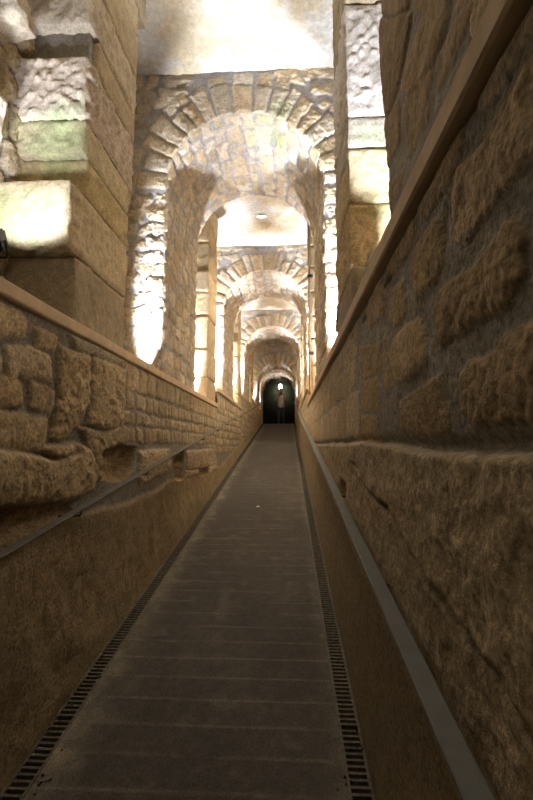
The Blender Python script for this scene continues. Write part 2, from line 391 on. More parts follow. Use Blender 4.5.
# stones of the pier beside the camera, above the coping
PIERZ = [
 ([(455, 16), (480, -8), (500, -60), (470, -60)], .016), ([(455, 22), (476, 6), (437, 98), (436, 66)], .016),
 ([(428, 92), (430, 114), (407, 160), (405, 140)], .012), ([(404, 172), (402, 184), (389, 213), (388, 186)], .012),
 ([(426, 6), (451, 12), (436, 62), (410, 95), (403, 84)], .02), ([(380, 17), (412, 12), (404, 70), (389, 113), (380, 118)], .03),
 ([(380, 126), (401, 96), (401, 140), (388, 170), (380, 168)], .02), ([(430, 70), (433, 84), (405, 132), (407, 104)], .012),
 ([(425, -60), (465, -60), (450, 5), (418, 0)], .02), ([(380, -60), (418, -60), (410, 4), (380, 8)], .03)]
def build_wall_right():
    m = Mesh()
    for k, (y0, y1, top) in enumerate(SECT):
        if k == 0: ys = np.concatenate([np.arange(y0, .30, .05), ydense(.30, y1, .32, k=1.4, lo=.0045)])
        else: ys = np.arange(y0, y1 + .02, .03)
        ys[-1] = y1
        T = np.linspace(0, 1, [330, 110, 60, 40][k]); Y, TT = np.meshgrid(ys, T, indexing='ij')
        zb = floor_z(Y) - .06; ztop = top - CT + .01
        Z = zb + (ztop - zb) * TT
        st = []
        if k == 0:
            st += coursed(1.95, y1, 1.52, 2.06, (.14, .24), (.22, .55), seed=15, gap=.020, jit=.6, prot=.006, r=.014, rough=.004)
            st += px_stones(RIGHT, XR)
        else:
            st += coursed(y0, y1, 1.5, top, (.13, .2), (.25, .5), seed=30 + k, gap=.03, jit=.5, prot=.010, r=.01)
        for q in st: q.rough *= .5; q.prot *= .6; q.soft = .0035; q.v = 1 + (q.v - 1) * .6
        H, col = eval_layout(st, Y, Z, seed=22 + k, warp=.006, wf=22, mh=.002, mortar=np.array((.34, .305, .26)))
        edge_z = 1.485 + .012 * fbm(Y * 3, 0 * Y, 0 * Y, 5, 3) + .02 * sstep(1.0, 1.3, Y)
        if k > 0: edge_z = np.maximum(edge_z, floor_z(Y) + .2)
        e = Z - edge_z
        groove = np.exp(-((e - .012) / .014) ** 2)
        low = sstep(.008, -.008, e)
        rk = .008 * fbm(Y * 22, Z * 22, 0 * Y, 61, 4) + .007 * fbm(Y * 4, Z * 4, 0 * Y, 64, 3)
        # a crooked crack crossing the rock
        cz = 1.42 - .20 * (2.0 - Y) + .05 * fbm(Y * 4, 0 * Y, 0 * Y, 8, 3)
        crack = np.exp(-((Z - cz) / .012) ** 2) * sstep(2.3, 1.9, Y)
        rk = rk - .022 * crack + .012 * sstep(-.02, .03, Z - cz)
        H = H * (1 - low) + (rk + .014) * low - .018 * groove
        rc = np.array((.44, .345, .225)) * (1 + .17 * fbm(Y * 5, Z * 5, 0 * Y, 66, 4))[..., None] * (1 - .35 * crack[..., None])
        # smoother facing below the handrail
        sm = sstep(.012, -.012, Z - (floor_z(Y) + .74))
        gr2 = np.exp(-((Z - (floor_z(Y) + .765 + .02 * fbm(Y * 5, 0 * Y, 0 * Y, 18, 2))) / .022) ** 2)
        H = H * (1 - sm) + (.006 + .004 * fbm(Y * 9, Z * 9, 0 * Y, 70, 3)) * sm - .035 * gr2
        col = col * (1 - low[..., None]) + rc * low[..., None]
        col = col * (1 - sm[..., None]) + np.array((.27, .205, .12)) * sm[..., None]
        hole = np.exp(-(((Y - 2.42) / .09) ** 4 + ((Z - 1.24) / .05) ** 4))
        H = H - .07 * hole
        P = np.stack([np.full_like(Y, XR), Y, Z], -1); N = np.zeros_like(P); N[..., 0] = -1
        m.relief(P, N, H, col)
        nf = top - CT - .30
        m.box((XR + .13, y0, -.5), (XR + .17, y1, ztop))
        m.box((XR, y0, ztop - .05), (XR + .13, y1, ztop - .01))
        m.box((XR + .17, y0, -.5), (XRB + .35, y1, nf))
    for k, (a, b, za, zb_) in enumerate([(1.2, 2.5, 1.7, 5.0), (2.4, 3.8, 1.7, 5.0), (4.5, 6.3, 1.7, 5.0), (5.9, 7.3, 1.9, 5.0), (8.2, 9.2, 2, 5), (9.4, 10.8, 2.2, 5), (11.6, 12.8, 2.3, 5.4), (13.0, 14.8, 2.4, 5.4), (15.4, 17.1, 2.5, 5.4)]):
        stp = .02 if b < 4 else .035
        Y, Z = np.meshgrid(np.arange(a, b + stp, stp), np.arange(za, zb_, stp * 1.3), indexing='ij')
        st = coursed(a, b, za, zb_, (.14, .3), (.2, .45), seed=180 + k, prot=.05, rough=.02, r=.03)
        H, col = eval_layout(st, Y, Z, seed=170 + k)
        P = np.stack([np.full_like(Y, XRB), Y, Z], -1); N = np.zeros_like(P); N[..., 0] = -1
        m.relief(P, N, H, col)
    m.box((XRB + .06, -1.3, 1.5), (XRB + .35, 17.2, 5.4))
    o = m.build('wall_right', M_ROCK); tag(o, kind='structure')

# ------------------------------------------------------------------ arches
CXA = (XL + XR) / 2
def arch_path(xl, xr, zs, zbase, step, flat=None):
    cx = (xl + xr) / 2; R = (xr - xl) / 2
    pts = []; nrm = []; L = []
    n = max(8, int((zs - zbase) / step))
    for i in range(n): z = zbase + (zs - zbase) * i / n; pts.append((xl, z)); nrm.append((1, 0)); L.append(z - zs)
    na = max(24, int(PI * R / step))
    for i in range(na + 1):
        a = PI - PI * i / na; pts.append((cx + R * math.cos(a), zs + R * math.sin(a))); nrm.append((-math.cos(a), -math.sin(a))); L.append((PI - a) * R)
    for i in range(1, n + 1): z = zs - (zs - zbase) * i / n; pts.append((xr, z)); nrm.append((-1, 0)); L.append(PI * R + (zs - z))
    return np.array(pts), np.array(nrm), np.array(L), cx, R
def build_arch(y0, y1, apex, zbase, ztop, label, seed, inset=.0, mat=None, ring=(.24, .38)):
    xl, xr = XL - .02 + inset, XR + .02 - inset
    R = (xr - xl) / 2; zs = apex - R; cx = (xl + xr) / 2
    step = max(.0085, y0 / F * .72)
    pts, nrm, L, cx, R = arch_path(xl, xr, zs, zbase, step)
    m = Mesh(); rr = random.Random(seed)
    xo0, xo1 = XLB - .12, XRB + .12
    # outer boundary point for each path point
    out = []
    for p, n in zip(pts, nrm):
        if p[1] <= zs + 1e-6 and abs(n[1]) < 1e-6: out.append((xo0 if n[0] > 0 else xo1, p[1]))
        else:
            d = (-n[0], -n[1]); t = []
            if d[0] < -1e-6: t.append((xo0 - cx) / d[0])
            if d[0] > 1e-6: t.append((xo1 - cx) / d[0])
            if d[1] > 1e-6: t.append((ztop - zs) / d[1])
            t = min(t); out.append((cx + d[0] * t, zs + d[1] * t))
    out = np.array(out)
    # layout of the faces: voussoirs round the opening, rubble beyond
    vs = []; a = 0.0; lens = []
    while a < PI:
        w = rr.uniform(.13, .25) * (.7 / R) ; b = min(a + w, PI)
        if PI - b < .08: b = PI
        ln = rr.uniform(*ring); g = (.009 + .0009 * y0) / R
        ri, ro = R - .03, R + ln
        P = [(cx - math.cos(t) * r_, zs + math.sin(t) * r_) for t, r_ in ((a + g, ri), (b - g, ri), (b - g * .7, (ri + ro) / 2), (b - g * rr.uniform(.6, 2), ro + rr.uniform(-.03, .02)), (a + g * rr.uniform(.6, 2), ro + rr.uniform(-.03, .02)), (a + g * .7, (ri + ro) / 2))]
        s = Stone(P, rr.uniform(.012, .03), rr.choice(PALE), .008, .016); s.v = rr.uniform(.85, 1.12); vs.append(s)
        if ln < ring[1] * .8:
            P2 = [(cx - math.cos(t) * r_, zs + math.sin(t) * r_) for t, r_ in ((a + g * 1.5, ro + .03), (b - g * 1.5, ro + .03), (b - g * 2, R + ring[1] + .02), (a + g * 2, R + ring[1] + .02))]
            vs.append(Stone(P2, .015, rr.choice(PALE), .008, .014))
        a = b
    RO = R + ring[1] + .03
    rub = coursed(xo0, xo1, zbase, ztop, (.10, .19), (.13, .34), gap=.024 + .0015 * y0, jit=.9, prot=.016, rough=.010, seed=seed + 2, r=.022, cols=PALE,
                  keep=lambda u, v: (math.hypot(u - cx, max(v - zs, 0)) > RO + .02 if v > zs else True))
    # widen small clashes: stones of the rubble near the ring are cut by it
    for side in (0, 1):
        y = y0 if side == 0 else y1
        S = np.linspace(0, 1, max(14, int(.9 / step / 1.1))) ** 1.15
        P2 = pts[:, None, :] * (1 - S[None, :, None]) + out[:, None, :] * S[None, :, None]
        X, Z = P2[..., 0], P2[..., 1]
        h, col = eval_layout(rub + vs, X, Z, seed=seed, warp=.010, mortar=MORTAR_PALE)
        P = np.stack([X, np.full_like(X, y), Z], -1); N = np.zeros_like(P); N[..., 1] = -1 if side == 0 else 1
        dist = np.linalg.norm(P2 - pts[:, None, :], axis=-1)
        m.relief(P, N, h, col, flip=(side == 0), edge=sstep(-.004, .014, dist))
    D = np.linspace(y0, y1, max(10, int((y1 - y0) / (step * 1.4)))); LL, DD = np.meshgrid(L, D, indexing='ij')
    st = []
    rows = random.Random(seed + 9); u = L.min()
    st = coursed(y0, y1, L.min(), L.max(), (.11, .19), (.12, .27), gap=.028 + .001 * y0, jit=.75, prot=.018, rough=.007, seed=seed + 5, r=.02, cols=PALE)
    h, col = eval_layout(st, DD, LL, seed=seed + 4, warp=.010, mortar=MORTAR_PALE)
    P = np.stack([np.repeat(pts[:, 0][:, None], len(D), 1), DD, np.repeat(pts[:, 1][:, None], len(D), 1)], -1)
    N = np.stack([np.repeat(nrm[:, 0][:, None], len(D), 1), 0 * DD, np.repeat(nrm[:, 1][:, None], len(D), 1)], -1)
    m.relief(P, N, h, col, edge=sstep(-.004, .014, np.minimum(DD - y0, y1 - DD)))
    # top, outer flanks
    m.grid(np.array([[(xo0, y0, ztop), (xo0, y1, ztop)], [(xo1, y0, ztop), (xo1, y1, ztop)]], float), np.full((2, 2, 3), .3))
    for x in (xo0, xo1):
        m.grid(np.array([[(x, y0, zbase), (x, y1, zbase)], [(x, y0, ztop), (x, y1, ztop)]], float), np.full((2, 2, 3), .3))
    o = m.build('stone_arch', mat or M_STONE); tag(o, label, 'arch'); return o

# ------------------------------------------------------------------ scene
ZC = 4.95                                           # ceiling height
ALGAE += [((-1.2, 1.95, 3.10), .26, .40), ((-1.15, 1.95, 3.26), .14, .35), ((-1.35, 1.9, 2.62), .20, .38), ((-.06, 3.5, 4.52), .15, .40), ((.2, 3.55, 4.15), .16, .30),
          ((-.1, 3.8, 4.45), .2, .3), ((.5, 2.0, 2.68), .14, .35), ((.45, 2.0, 3.05), .14, .25), ((-1.3, 5.4, 3.4), .3, .35), ((.5, 3.5, 3.3), .25, .3), ((.1, 7.0, 4.1), .25, .2)]
build_wall_left(); build_wall_right()

# floor: paved strip of narrow cross boards with dusty edges
def build_floor():
    m = Mesh()
    x0, x1 = -.965, .215
    ys = np.concatenate([np.arange(-1.3, 1.2, .05), np.arange(1.2, 4, .009), np.arange(4, 8, .02), np.arange(8, YEND, .05), [YEND]])
    X, Y = np.meshgrid(np.linspace(x0, x1, 150), ys, indexing='ij')
    ph = (Y + .006 * fbm(X * 3, Y * 2, 0 * X, 4, 2)) / .152
    fr = np.abs(ph - np.round(ph)) * .152
    line = np.exp(-(fr / .006) ** 2)
    wear = fbm(X * 9, Y * 9, 0 * X, 21, 4); w2 = fbm(X * 2, Y * 1.2, 0 * X, 23, 3)
    brk = sstep(-.5, .3, fbm(X * 4, np.round(ph) * 3.3, 0 * X, 31, 3))
    h = .0022 * line * (.3 + .7 * brk) + .0012 * wear
    base = np.array((.072, .061, .054)); dust = np.array((.27, .232, .18))
    edge = np.exp(-((X - x0) / .10) ** 2) + .35 * np.exp(-((X - x1) / .05) ** 2)
    k = np.clip(edge * (.5 + .5 * wear) + line * .38 * brk + .16 * sstep(.1, .6, wear) + .12 * w2, 0, 1)
    col = base * (1 - k[..., None]) + dust * k[..., None]
    P = np.stack([X, Y, floor_z(Y)], -1); N = np.zeros_like(P); N[..., 2] = 1
    m.grid(P + N * h[..., None], col)
    # channels under the grates and the slab itself
    for a, b in ((XL - .05, x0), (x1, XR + .05)):
        Yb, Xb = np.meshgrid(np.linspace(-1.3, YEND, 60), [a, b], indexing='ij')
        Pb = np.stack([Xb, Yb, floor_z(Yb) - .06], -1); m.grid(Pb, np.full(Pb.shape, .05), flip=True)
    for x, fl in ((x0, True), (x1, False)):
        Yb, Tb = np.meshgrid(np.linspace(-1.3, YEND, 60), [0, 1], indexing='ij')
        m.grid(np.stack([0 * Yb + x, Yb, floor_z(Yb) - .06 * Tb], -1), np.full(Yb.shape + (3,), .12), flip=fl)
    # landing beyond the crest
    m.box((-2.2, YEND, 1.9), (1.7, 23.2, floor_z(YEND)), (.12, .10, .08))
    m.box((XLB - .3, -1.3, -.9), (XRB + .3, 1.0, -.45), (.12, .1, .08))
    o = m.build('floor', M_FLOOR); tag(o, kind='structure')
build_floor()

# ceiling
def build_ceiling():
    m = Mesh()
    X, Y = np.meshgrid(np.linspace(XLB - .1, XRB + .1, 120), np.concatenate([np.arange(-.2, 3.9, .02), np.arange(3.9, 17.2, .05)]), indexing='ij')
    n1 = fbm(X * 2.2, Y * 2.2, 0 * X, 201, 4); n2 = fbm(X * 7, Y * 7, 0 * X, 205, 4)
    h = .016 * n1 + .008 * n2
    k = sstep(-.35, .5, n1 + .5 * n2)[..., None]
    col = np.array((.74, .72, .69)) * (1 - k) + np.array((.64, .54, .38)) * k
    P = np.stack([X, Y, ZC + .40 * (Y > 11.79)], -1); N = np.zeros_like(P); N[..., 2] = -1
    m.relief(P, N, h, col, flip=True)
    m.box((XLB - .1, -.2, ZC + .05), (XRB + .1, 11.79, ZC + .2)); m.box((XLB - .1, 11.79, ZC + .45), (XRB + .1, 17.2, ZC + .6))
    o = m.build('ceiling', M_PLASTER); tag(o, kind='structure')
build_ceiling()

# arches
build_arch(3.55, 4.82, 4.53, 2.05, ZC + .02, 'nearest and largest round arch of rough cream rubble stones', 101)
build_arch(7.0, 8.3, 4.50, 2.30, ZC + .02, 'second round rubble arch from the front, seen through the nearest one', 211)
build_arch(10.5, 11.8, 4.52, 2.64, ZC + .02, 'third round rubble arch from the front, brightly lit white rim', 317)
build_arch(14.6, 15.7, 4.34, 2.84, ZC + .42, 'fourth arch from the front, brown radiating wedge stones above it', 411, inset=.045, ring=(.34, .42))
build_arch(16.85, 18.7, 4.40, 2.2, ZC + .42, 'last and smallest arch, dark, framing the doorway where the person stands', 523, ring=(.30, .40))

# plain piers between the arches: stacked squared blocks
def pier(side, y0, y1, zbase, ztop, label, blocks=None, seed=1, hs=(.28, .5), step=None):
    global rng
    rng = random.Random(seed); R = random.Random(seed + 1)
    m = Mesh(); step = step or max(.010, y0 / F * 1.3)
    xf = XL if side < 0 else XR; xb = XLB - .1 if side < 0 else XRB + .1
    lst = blocks
    if lst is None:
        lst = []; z = zbase
        while z < ztop - .02:
            h = R.uniform(*hs)
            if z + h > ztop - .15: h = ztop - z
            lst.append((y0 + R.uniform(-.03, .03), y1 + R.uniform(-.03, .03), z, z + h, R.uniform(-.012, .012), {})); z += h
    for i, (a, b, z0, z1, dx, kw) in enumerate(lst):
        lo = (min(xf + dx * 1, xb), a, z0 + .006); hi = (max(xf + dx, xb), b, z1 - .006)
        kw = dict(dict(rough=.007), **kw)
        m.block(lo, hi, step=step, seed=seed + i * 5, **kw)
    m.box((min(xf - side * -.03, xb) if side < 0 else xf + .03, y0 + .03, zbase), (max(xf - .03, xb) if side < 0 else xb, y1 - .03, ztop), tuple(MORTAR))
    o = m.build('stone_pier', M_STONE); tag(o, label, 'pier'); return o
SHADED = (.37, .295, .20)  # shade put into the colour: darker stone for the unlit blocks
L0 = [(2.00, 2.65, 2.05, 2.46, .0, dict(col=SHADED)), (1.91, 2.65, 2.46, 2.82, .0, dict(rough=.012, col=(.52, .42, .28))),
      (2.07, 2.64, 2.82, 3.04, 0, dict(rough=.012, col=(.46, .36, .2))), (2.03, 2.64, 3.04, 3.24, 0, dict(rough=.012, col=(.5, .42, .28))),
      (2.01, 2.70, 3.24, 3.60, 0, dict(rough=.026, col=(.55, .46, .38))), (2.13, 2.70, 3.60, 3.80, 0, dict(col=SHADED)),
      (2.02, 2.72, 3.80, 4.10, .0, dict(rough=.014, col=(.55, .46, .36))), (2.06, 2.72, 4.10, 4.42, 0, dict(col=SHADED)), (2.04, 2.70, 4.42, 4.66, 0, dict(col=SHADED)), (2.0, 2.86, 4.66, ZC, .0, dict(col=SHADED))]
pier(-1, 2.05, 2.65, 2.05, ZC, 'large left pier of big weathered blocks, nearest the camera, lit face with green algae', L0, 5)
R0 = [(1.96, 2.62, 2.08, 2.36, .0, dict(col=SHADED)), (2.03, 2.60, 2.36, 2.72, 0, dict(rough=.014, col=(.56, .42, .24))), (2.03, 2.58, 2.72, 3.02, 0, dict(rough=.009, col=(.55, .44, .28))),
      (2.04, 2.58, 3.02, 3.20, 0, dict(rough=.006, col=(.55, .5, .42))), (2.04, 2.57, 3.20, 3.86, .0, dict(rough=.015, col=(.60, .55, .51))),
      (1.94, 2.56, 3.86, 4.06, 0, dict(col=SHADED)), (1.98, 2.56, 4.06, 4.45, 0, dict(col=SHADED)), (1.98, 2.56, 4.45, ZC, 0, dict(col=SHADED))]
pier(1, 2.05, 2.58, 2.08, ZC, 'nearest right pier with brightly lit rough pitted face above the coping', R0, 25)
LAB = {(-1, 1): 'left plain pier just beyond the nearest arch', (1, 1): 'right plain pier behind the nearest arch, conduit beside it',
       (-1, 2): 'left slender pier between second and third arch', (1, 2): 'right slender pier between second and third arch',
       (-1, 3): 'left distant pier between third and fourth arch', (1, 3): 'right distant pier between third and fourth arch'}
for i, (a, b, zb) in enumerate([(5.5, 6.15, 2.05), (9.0, 9.6, 2.30), (12.45, 13.1, 2.64)]):
    for s in (-1, 1):
        pier(s, a, b, zb, ZC + (.4 if i == 2 else 0), LAB[(s, i + 1)], None, 60 + i * 7 + s, step=.02 + .015 * i)

# pier beside the camera on the right, above the coping
def pier_z():
    m = Mesh()
    Y, Z = np.meshgrid(np.concatenate([np.linspace(-.1, .42, 14)[:-1], np.linspace(.42, 1.25, 170)]), np.linspace(2.08, ZC, 420), indexing='ij')
    st = coursed(-.1, .45, 2.1, ZC, (.2, .3), (.25, .4), seed=3)
    st += coursed(.45, 1.27, 3.3, ZC, (.2, .3), (.25, .4), seed=4)
    for P, pr in PIERZ:
        st.append(Stone([on_x(a, b, XR) for a, b in P], pr, rough=.003, col=(.43, .32, .21)))
    for q in st: q.prot *= .35; q.soft = .003
    h, col = eval_layout(st, Y, Z, seed=44, warp=.006, wf=20, mortar=np.array((.34, .31, .28)))
    ed = 1.255 + .03 * fbm(Z * 4, 0 * Z, 0 * Z, 3, 3)
    P = np.stack([np.full_like(Y, XR), Y * (ed / 1.25), Z], -1); N = np.zeros_like(P); N[..., 0] = -1
    m.relief(P, N, h, col)
    X, Z = np.meshgrid(np.linspace(XR, XRB + .1, 50), np.linspace(2.08, ZC, 420), indexing='ij')
    h, col = eval_layout(coursed(XR - .1, XRB + .2, 2.1, ZC, (.2, .3), (.25, .4), seed=6), X, Z, seed=45)
    ed = 1.255 + .03 * fbm(Z * 4, 0 * Z, 0 * Z, 3, 3)
    P = np.stack([X, ed, Z], -1); N = np.zeros_like(P); N[..., 1] = 1
    m.relief(P, N, h, col, edge=sstep(0, .02, X - XR))
    m.box((XR + .03, -.1, 2.08), (XRB + .1, 1.2, ZC), tuple(MORTAR))
    o = m.build('stone_pier', M_STONE); tag(o, 'rough dark pier beside the camera at upper right, above the long brown coping', 'pier')
pier_z()

# copings: smooth brown strips capping the parapets
def coping(side, y0, y1, top, label):
    bm = bmesh.new()
    a, b = (XL - .135, XL + .032) if side < 0 else (XR - .032, XR + .135)
    n = max(2, int((y1 - y0) / .25)); R = random.Random(int(y0 * 10) + side)
    sec = []
    for i in range(n + 1):
        y = y0 + (y1 - y0) * i / n; j = R.uniform(-.0015, .0015)
        c = .006
        pr = [(a + c, top - CT), (b - c, top - CT), (b, top - CT + c), (b, top - c), (b - c, top), (a + c, top), (a, top - c), (a, top - CT + c)]
        sec.append([bm.verts.new((x + j, y, z + j)) for x, z in pr])
    for p, q in zip(sec, sec[1:]):
        for k in range(8): bm.faces.new((p[k], p[(k + 1) % 8], q[(k + 1) % 8], q[k]))
    bm.faces.new(sec[0]); bm.faces.new(sec[-1][::-1])
    bmesh.ops.recalc_face_normals(bm, faces=bm.faces)
    o = bm_obj('coping', bm, M_COPE); tag(o, label, 'coping', 'brown copings along the parapets')
ws = {0: 'longest, nearest', 1: 'second, stepped-up', 2: 'third', 3: 'farthest, shortest'}
for k, (y0, y1, top) in enumerate(SECT):
    for s, nm in ((-1, 'left'), (1, 'right')):
        coping(s, y0 + (.004 if k else 0), y1 - .02, top + (.02 if s > 0 else 0), f'{ws[k]} brown coping strip on the {nm} parapet')

# handrails: flat steel bars on little brackets
def handrail(side, x0, rel, label, mat, ys):
    root = empty('handrail', (x0, 0, rel)); tag(root, label, 'handrail')
    bm = bmesh.new(); w, t = .044, .010
    a, b = (x0, x0 + w)
    L = []
    for y in (-.8, 4, 9, 13, YEND - .1):
        z = rel + SL * y
        L.append([bm.verts.new((x - root.location.x, y, zz - root.location.z)) for x, zz in ((a + .003, z), (b - .003, z), (b, z + .003), (b, z + t - .003), (b - .003, z + t), (a + .003, z + t), (a, z + t - .003), (a, z + .003))])
    for p, q in zip(L, L[1:]):
        for k in range(8): bm.faces.new((p[k], p[(k + 1) % 8], q[(k + 1) % 8], q[k]))
    bm.faces.new(L[0]); bm.faces.new(L[-1][::-1]); bmesh.ops.recalc_face_normals(bm, faces=bm.faces)
    bm_obj('bar', bm, mat, root)
    xw = (XL if side < 0 else XR)
    xm = x0 + w / 2
    for y in ys:
        bm = bmesh.new(); z = rel + SL * y
        pts = [(xm, y, z), (xm, y, z - .018), (xm + side * .006, y, z - .030), (xw + side * -.02, y, z - .034), (xw - side * .0, y, z - .034), (xw + side * .05, y, z - .034)]
        bm_tube(bm, [Vector(p) - root.location for p in pts], .006, 8)
        bm_obj('bracket', bm, M_RAILL, root, True)
handrail(-1, -1.005, .925, 'dark flat steel handrail running up the left wall', M_RAILL, [1.0, 2.0, 2.95, 3.95, 4.95, 5.95, 6.95, 7.95, 9, 10, 11, 12, 13, 14, 15, 16])
handrail(1, .237, .925, 'pale grey flat steel handrail running up the right wall', M_RAILR, [.35, 1.35, 2.4, 3.45, 4.45, 5.5, 6.5, 7.5, 8.5, 9.5, 10.5, 11.5, 12.5, 13.5, 14.5, 15.5])

# slotted drain grates, in metre lengths
def grate(x0, x1, y0, y1, label):
    bm = bmesh.new()
    ang = math.atan(SL)
    root_y = y0
    def bx(xa, xb, ya, yb, za, zb):
        vs = []
        for x in (xa, xb):
            for y in (ya, yb):
                for z in (za, zb): vs.append(bm.verts.new((x, y, z + SL * y)))
        for f in ((0, 1, 3, 2), (4, 6, 7, 5), (0, 4, 5, 1), (2, 3, 7, 6), (0, 2, 6, 4), (1, 5, 7, 3)): bm.faces.new([vs[i] for i in f])
    bx(x0, x0 + .012, y0, y1, -.03, .002); bx(x1 - .012, x1, y0, y1, -.03, .002)
    y = y0 + .008
    while y < y1 - .005:
        bx(x0 + .012, x1 - .012, y, y + .011, -.02, .0); y += .0285 if y1 < 9.5 else .057
    bmesh.ops.recalc_face_normals(bm, faces=bm.faces)
    o = bm_obj('drain_grate', bm, M_IRON); tag(o, label, 'drain grate', 'slotted drain grates along the ramp edges')
for nm, a, b in (('left', XL + .008, -.966), ('right', .216, XR - .010)):
    for k, (y0, y1) in enumerate([(-1.0, 2.0), (2.0, 3.0), (3.0, 4.0), (4.0, 6.0), (6.0, 8.5), (8.5, 12.5), (12.5, 17.5)]):
        q = ['nearest', 'second nearest', 'third', 'fourth', 'fifth', 'sixth', 'farthest'][k]
        grate(a, b, y0, y1 - .004, f'{q} stretch of dark slotted drain grate along the {nm} edge of the ramp')

# grit beside the grates
def grit():
    m = Mesh(); R = random.Random(4)
    for i in range(420):
        side = R.choice((-1, 1)); y = 1.3 + 8 * R.random() ** 1.6
        x = (R.gauss(XL + .045, .02) if side < 0 else R.gauss(.30, .02)) if R.random() < .7 else R.gauss(-.94 if side < 0 else .2, .025)
        x = min(max(x, XL + .02), XR - .02); r = R.uniform(.002, .007); z = float(floor_z(y)) + r * .6
        g = R.choice(((.30, .24, .16), (.12, .09, .07), (.2, .16, .11)))
        a, b, c = r * R.uniform(.6, 1.4), r * R.uniform(.6, 1.4), r * R.uniform(.5, 1)
        v = np.array([(x - a, y, z), (x, y - b, z), (x + a, y, z), (x, y + b, z), (x + a * .2, y, z + c), (x, y, z - c)])
        f = np.array([(0, 1, 4, 4), (1, 2, 4, 4), (2, 3, 4, 4), (3, 0, 4, 4), (1, 0, 5, 5), (2, 1, 5, 5), (3, 2, 5, 5), (0, 3, 5, 5)])
        f = np.array([(0, 1, 2, 4), (0, 4, 2, 3), (0, 5, 2, 1), (0, 3, 2, 5)]) + m.n
        m.v.append(v); m.f.append(f); m.c.append(np.tile(g, (6, 1))); m.n += 6
    o = m.build('grit', M_FLOOR, smooth=False); tag(o, 'dusty grit and crumbs of stone scattered along the drain grates', 'grit', kind='stuff')
grit()

# scrap of paper on the ramp
def floor_hit(px, py):
    d = ray(px, py); t = -1.5 / (d.z - SL * d.y); return (d.x * t, d.y * t)
fx, fy = floor_hit(258, 507)
bm = bmesh.new()
vs = [bm.verts.new((u, v, .004 + .012 * ((u * 40 + v * 25) % 1) * .5 + SL * v)) for u, v in ((-.022, -.018), (.004, -.024), (.024, -.006), (.018, .02), (-.008, .024), (-.024, .008))]
c0 = bm.verts.new((0, 0, .014))
for i in range(6): bm.faces.new((vs[i], vs[(i + 1) % 6], c0))
r = bmesh.ops.extrude_face_region(bm, geom=bm.faces[:])
for v in [g for g in r['geom'] if isinstance(g, bmesh.types.BMVert)]: v.co.z += .0015
bmesh.ops.recalc_face_normals(bm, faces=bm.faces)
o = bm_obj('paper_scrap', bm, M_PAPER); o.location = (fx, fy, float(floor_z(fy))); tag(o, 'tiny white paper scrap lying on the ramp', 'paper scrap')

# small fitting on the ceiling
fx_, fz_ = on_y(242, 207, 6.0)
root = empty('ceiling_light', (CXA, 6.0, ZC - .01)); tag(root, 'small white strip light on the plaster ceiling beyond the nearest arch', 'ceiling light')
bm = bmesh.new(); bm_box(bm, (-.07, -.022, -.02), (.07, .022, .0), bevel=.006); bm_obj('housing', bm, M_SHIRT, root)
bm = bmesh.new(); bm_box(bm, (-.06, -.015, -.03), (.06, .015, -.02), bevel=.004); bm_obj('diffuser', bm, M_LAMP, root)

# conduit on the right, with clips
root = empty('conduit', (XR - .02, 5.44, 2.14)); tag(root, 'thin vertical brown conduit pipe on the right before the pier', 'conduit')
bm = bmesh.new(); bm_tube(bm, [(0, 0, 0), (0, 0, 1.0), (0, 0, 2.1), (0, .005, 2.55)], .014, 10); bm_obj('pipe', bm, M_CONDUIT, root, True)
for z in (.55, 1.6):
    bm = bmesh.new(); bm_box(bm, (-.022, -.022, z - .02), (.05, .03, z + .02), bevel=.004); bm_obj('clip', bm, M_BLACK, root)

# cable hanging beside the right pier
bm = bmesh.new()
pts = [(on_y(a, b, y)) + (y,) for a, b, y in ((352, 264, 1.93), (349, 272, 1.95), (343, 292, 2.1), (338, 306, 2.2), (337, 318, 2.28), (336.5, 332, 2.36))]
P = [Vector((x - .0, y, z)) for x, z, y in pts]
P = [Vector((min(p.x, XR - .006), p.y, p.z)) for p in P]
bm_tube(bm, P, .006, 8)
o = bm_obj('cable', bm, M_CABLE, None, True); tag(o, 'thin grey cable drooping beside the right pier down to the coping', 'cable')

# loose lump of stone behind the right coping
rng = random.Random(9)
m = Mesh(); m.block((XR + .03, 1.62, 2.16), (XR + .20, 1.80, 2.30), step=.008, rough=.02, col=(.50, .46, .38), seed=77, rot=Euler((.1, .25, .3)).to_matrix())
o = m.build('loose_stone', M_STONE); tag(o, 'small pale loose stone lying on the right coping', 'stone')

# floodlight on the left
def floodlight(loc, rot, label):
    root = empty('floodlight', loc); root.rotation_euler = rot; tag(root, label, 'floodlight')
    bm = bmesh.new(); bm_box(bm, (-.06, -.045, -.045), (.06, .03, .045), bevel=.008)
    for k in range(5): bm_box(bm, (-.05 + k * .022, .03, -.035), (-.044 + k * .022, .045, .035))
    bm_obj('housing', bm, M_BLACK, root)
    bm = bmesh.new(); bm_box(bm, (-.05, -.050, -.036), (.05, -.046, .036)); bm_obj('lens', bm, M_LAMPOFF, root)
    bm = bmesh.new(); bm_tube(bm, [(-.068, 0, 0), (-.068, 0, -.06), (-.055, 0, -.075), (.055, 0, -.075), (.068, 0, -.06), (.068, 0, 0)], .005, 8); bm_obj('yoke', bm, M_BLACK, root, True)
    bm = bmesh.new(); bm_tube(bm, [(0, 0, -.075), (0, 0, -.16)], .008, 8); bm_obj('stem', bm, M_BLACK, root, True)
M_LAMPOFF = plain_mat('lens_glass', (.10, .10, .11), .15)
fxz = on_y(-11, 240, 1.72)
floodlight((fxz[0], 1.72, fxz[1]), (math.radians(-35), 0, math.radians(185)), 'small black floodlight at the left edge behind the coping')

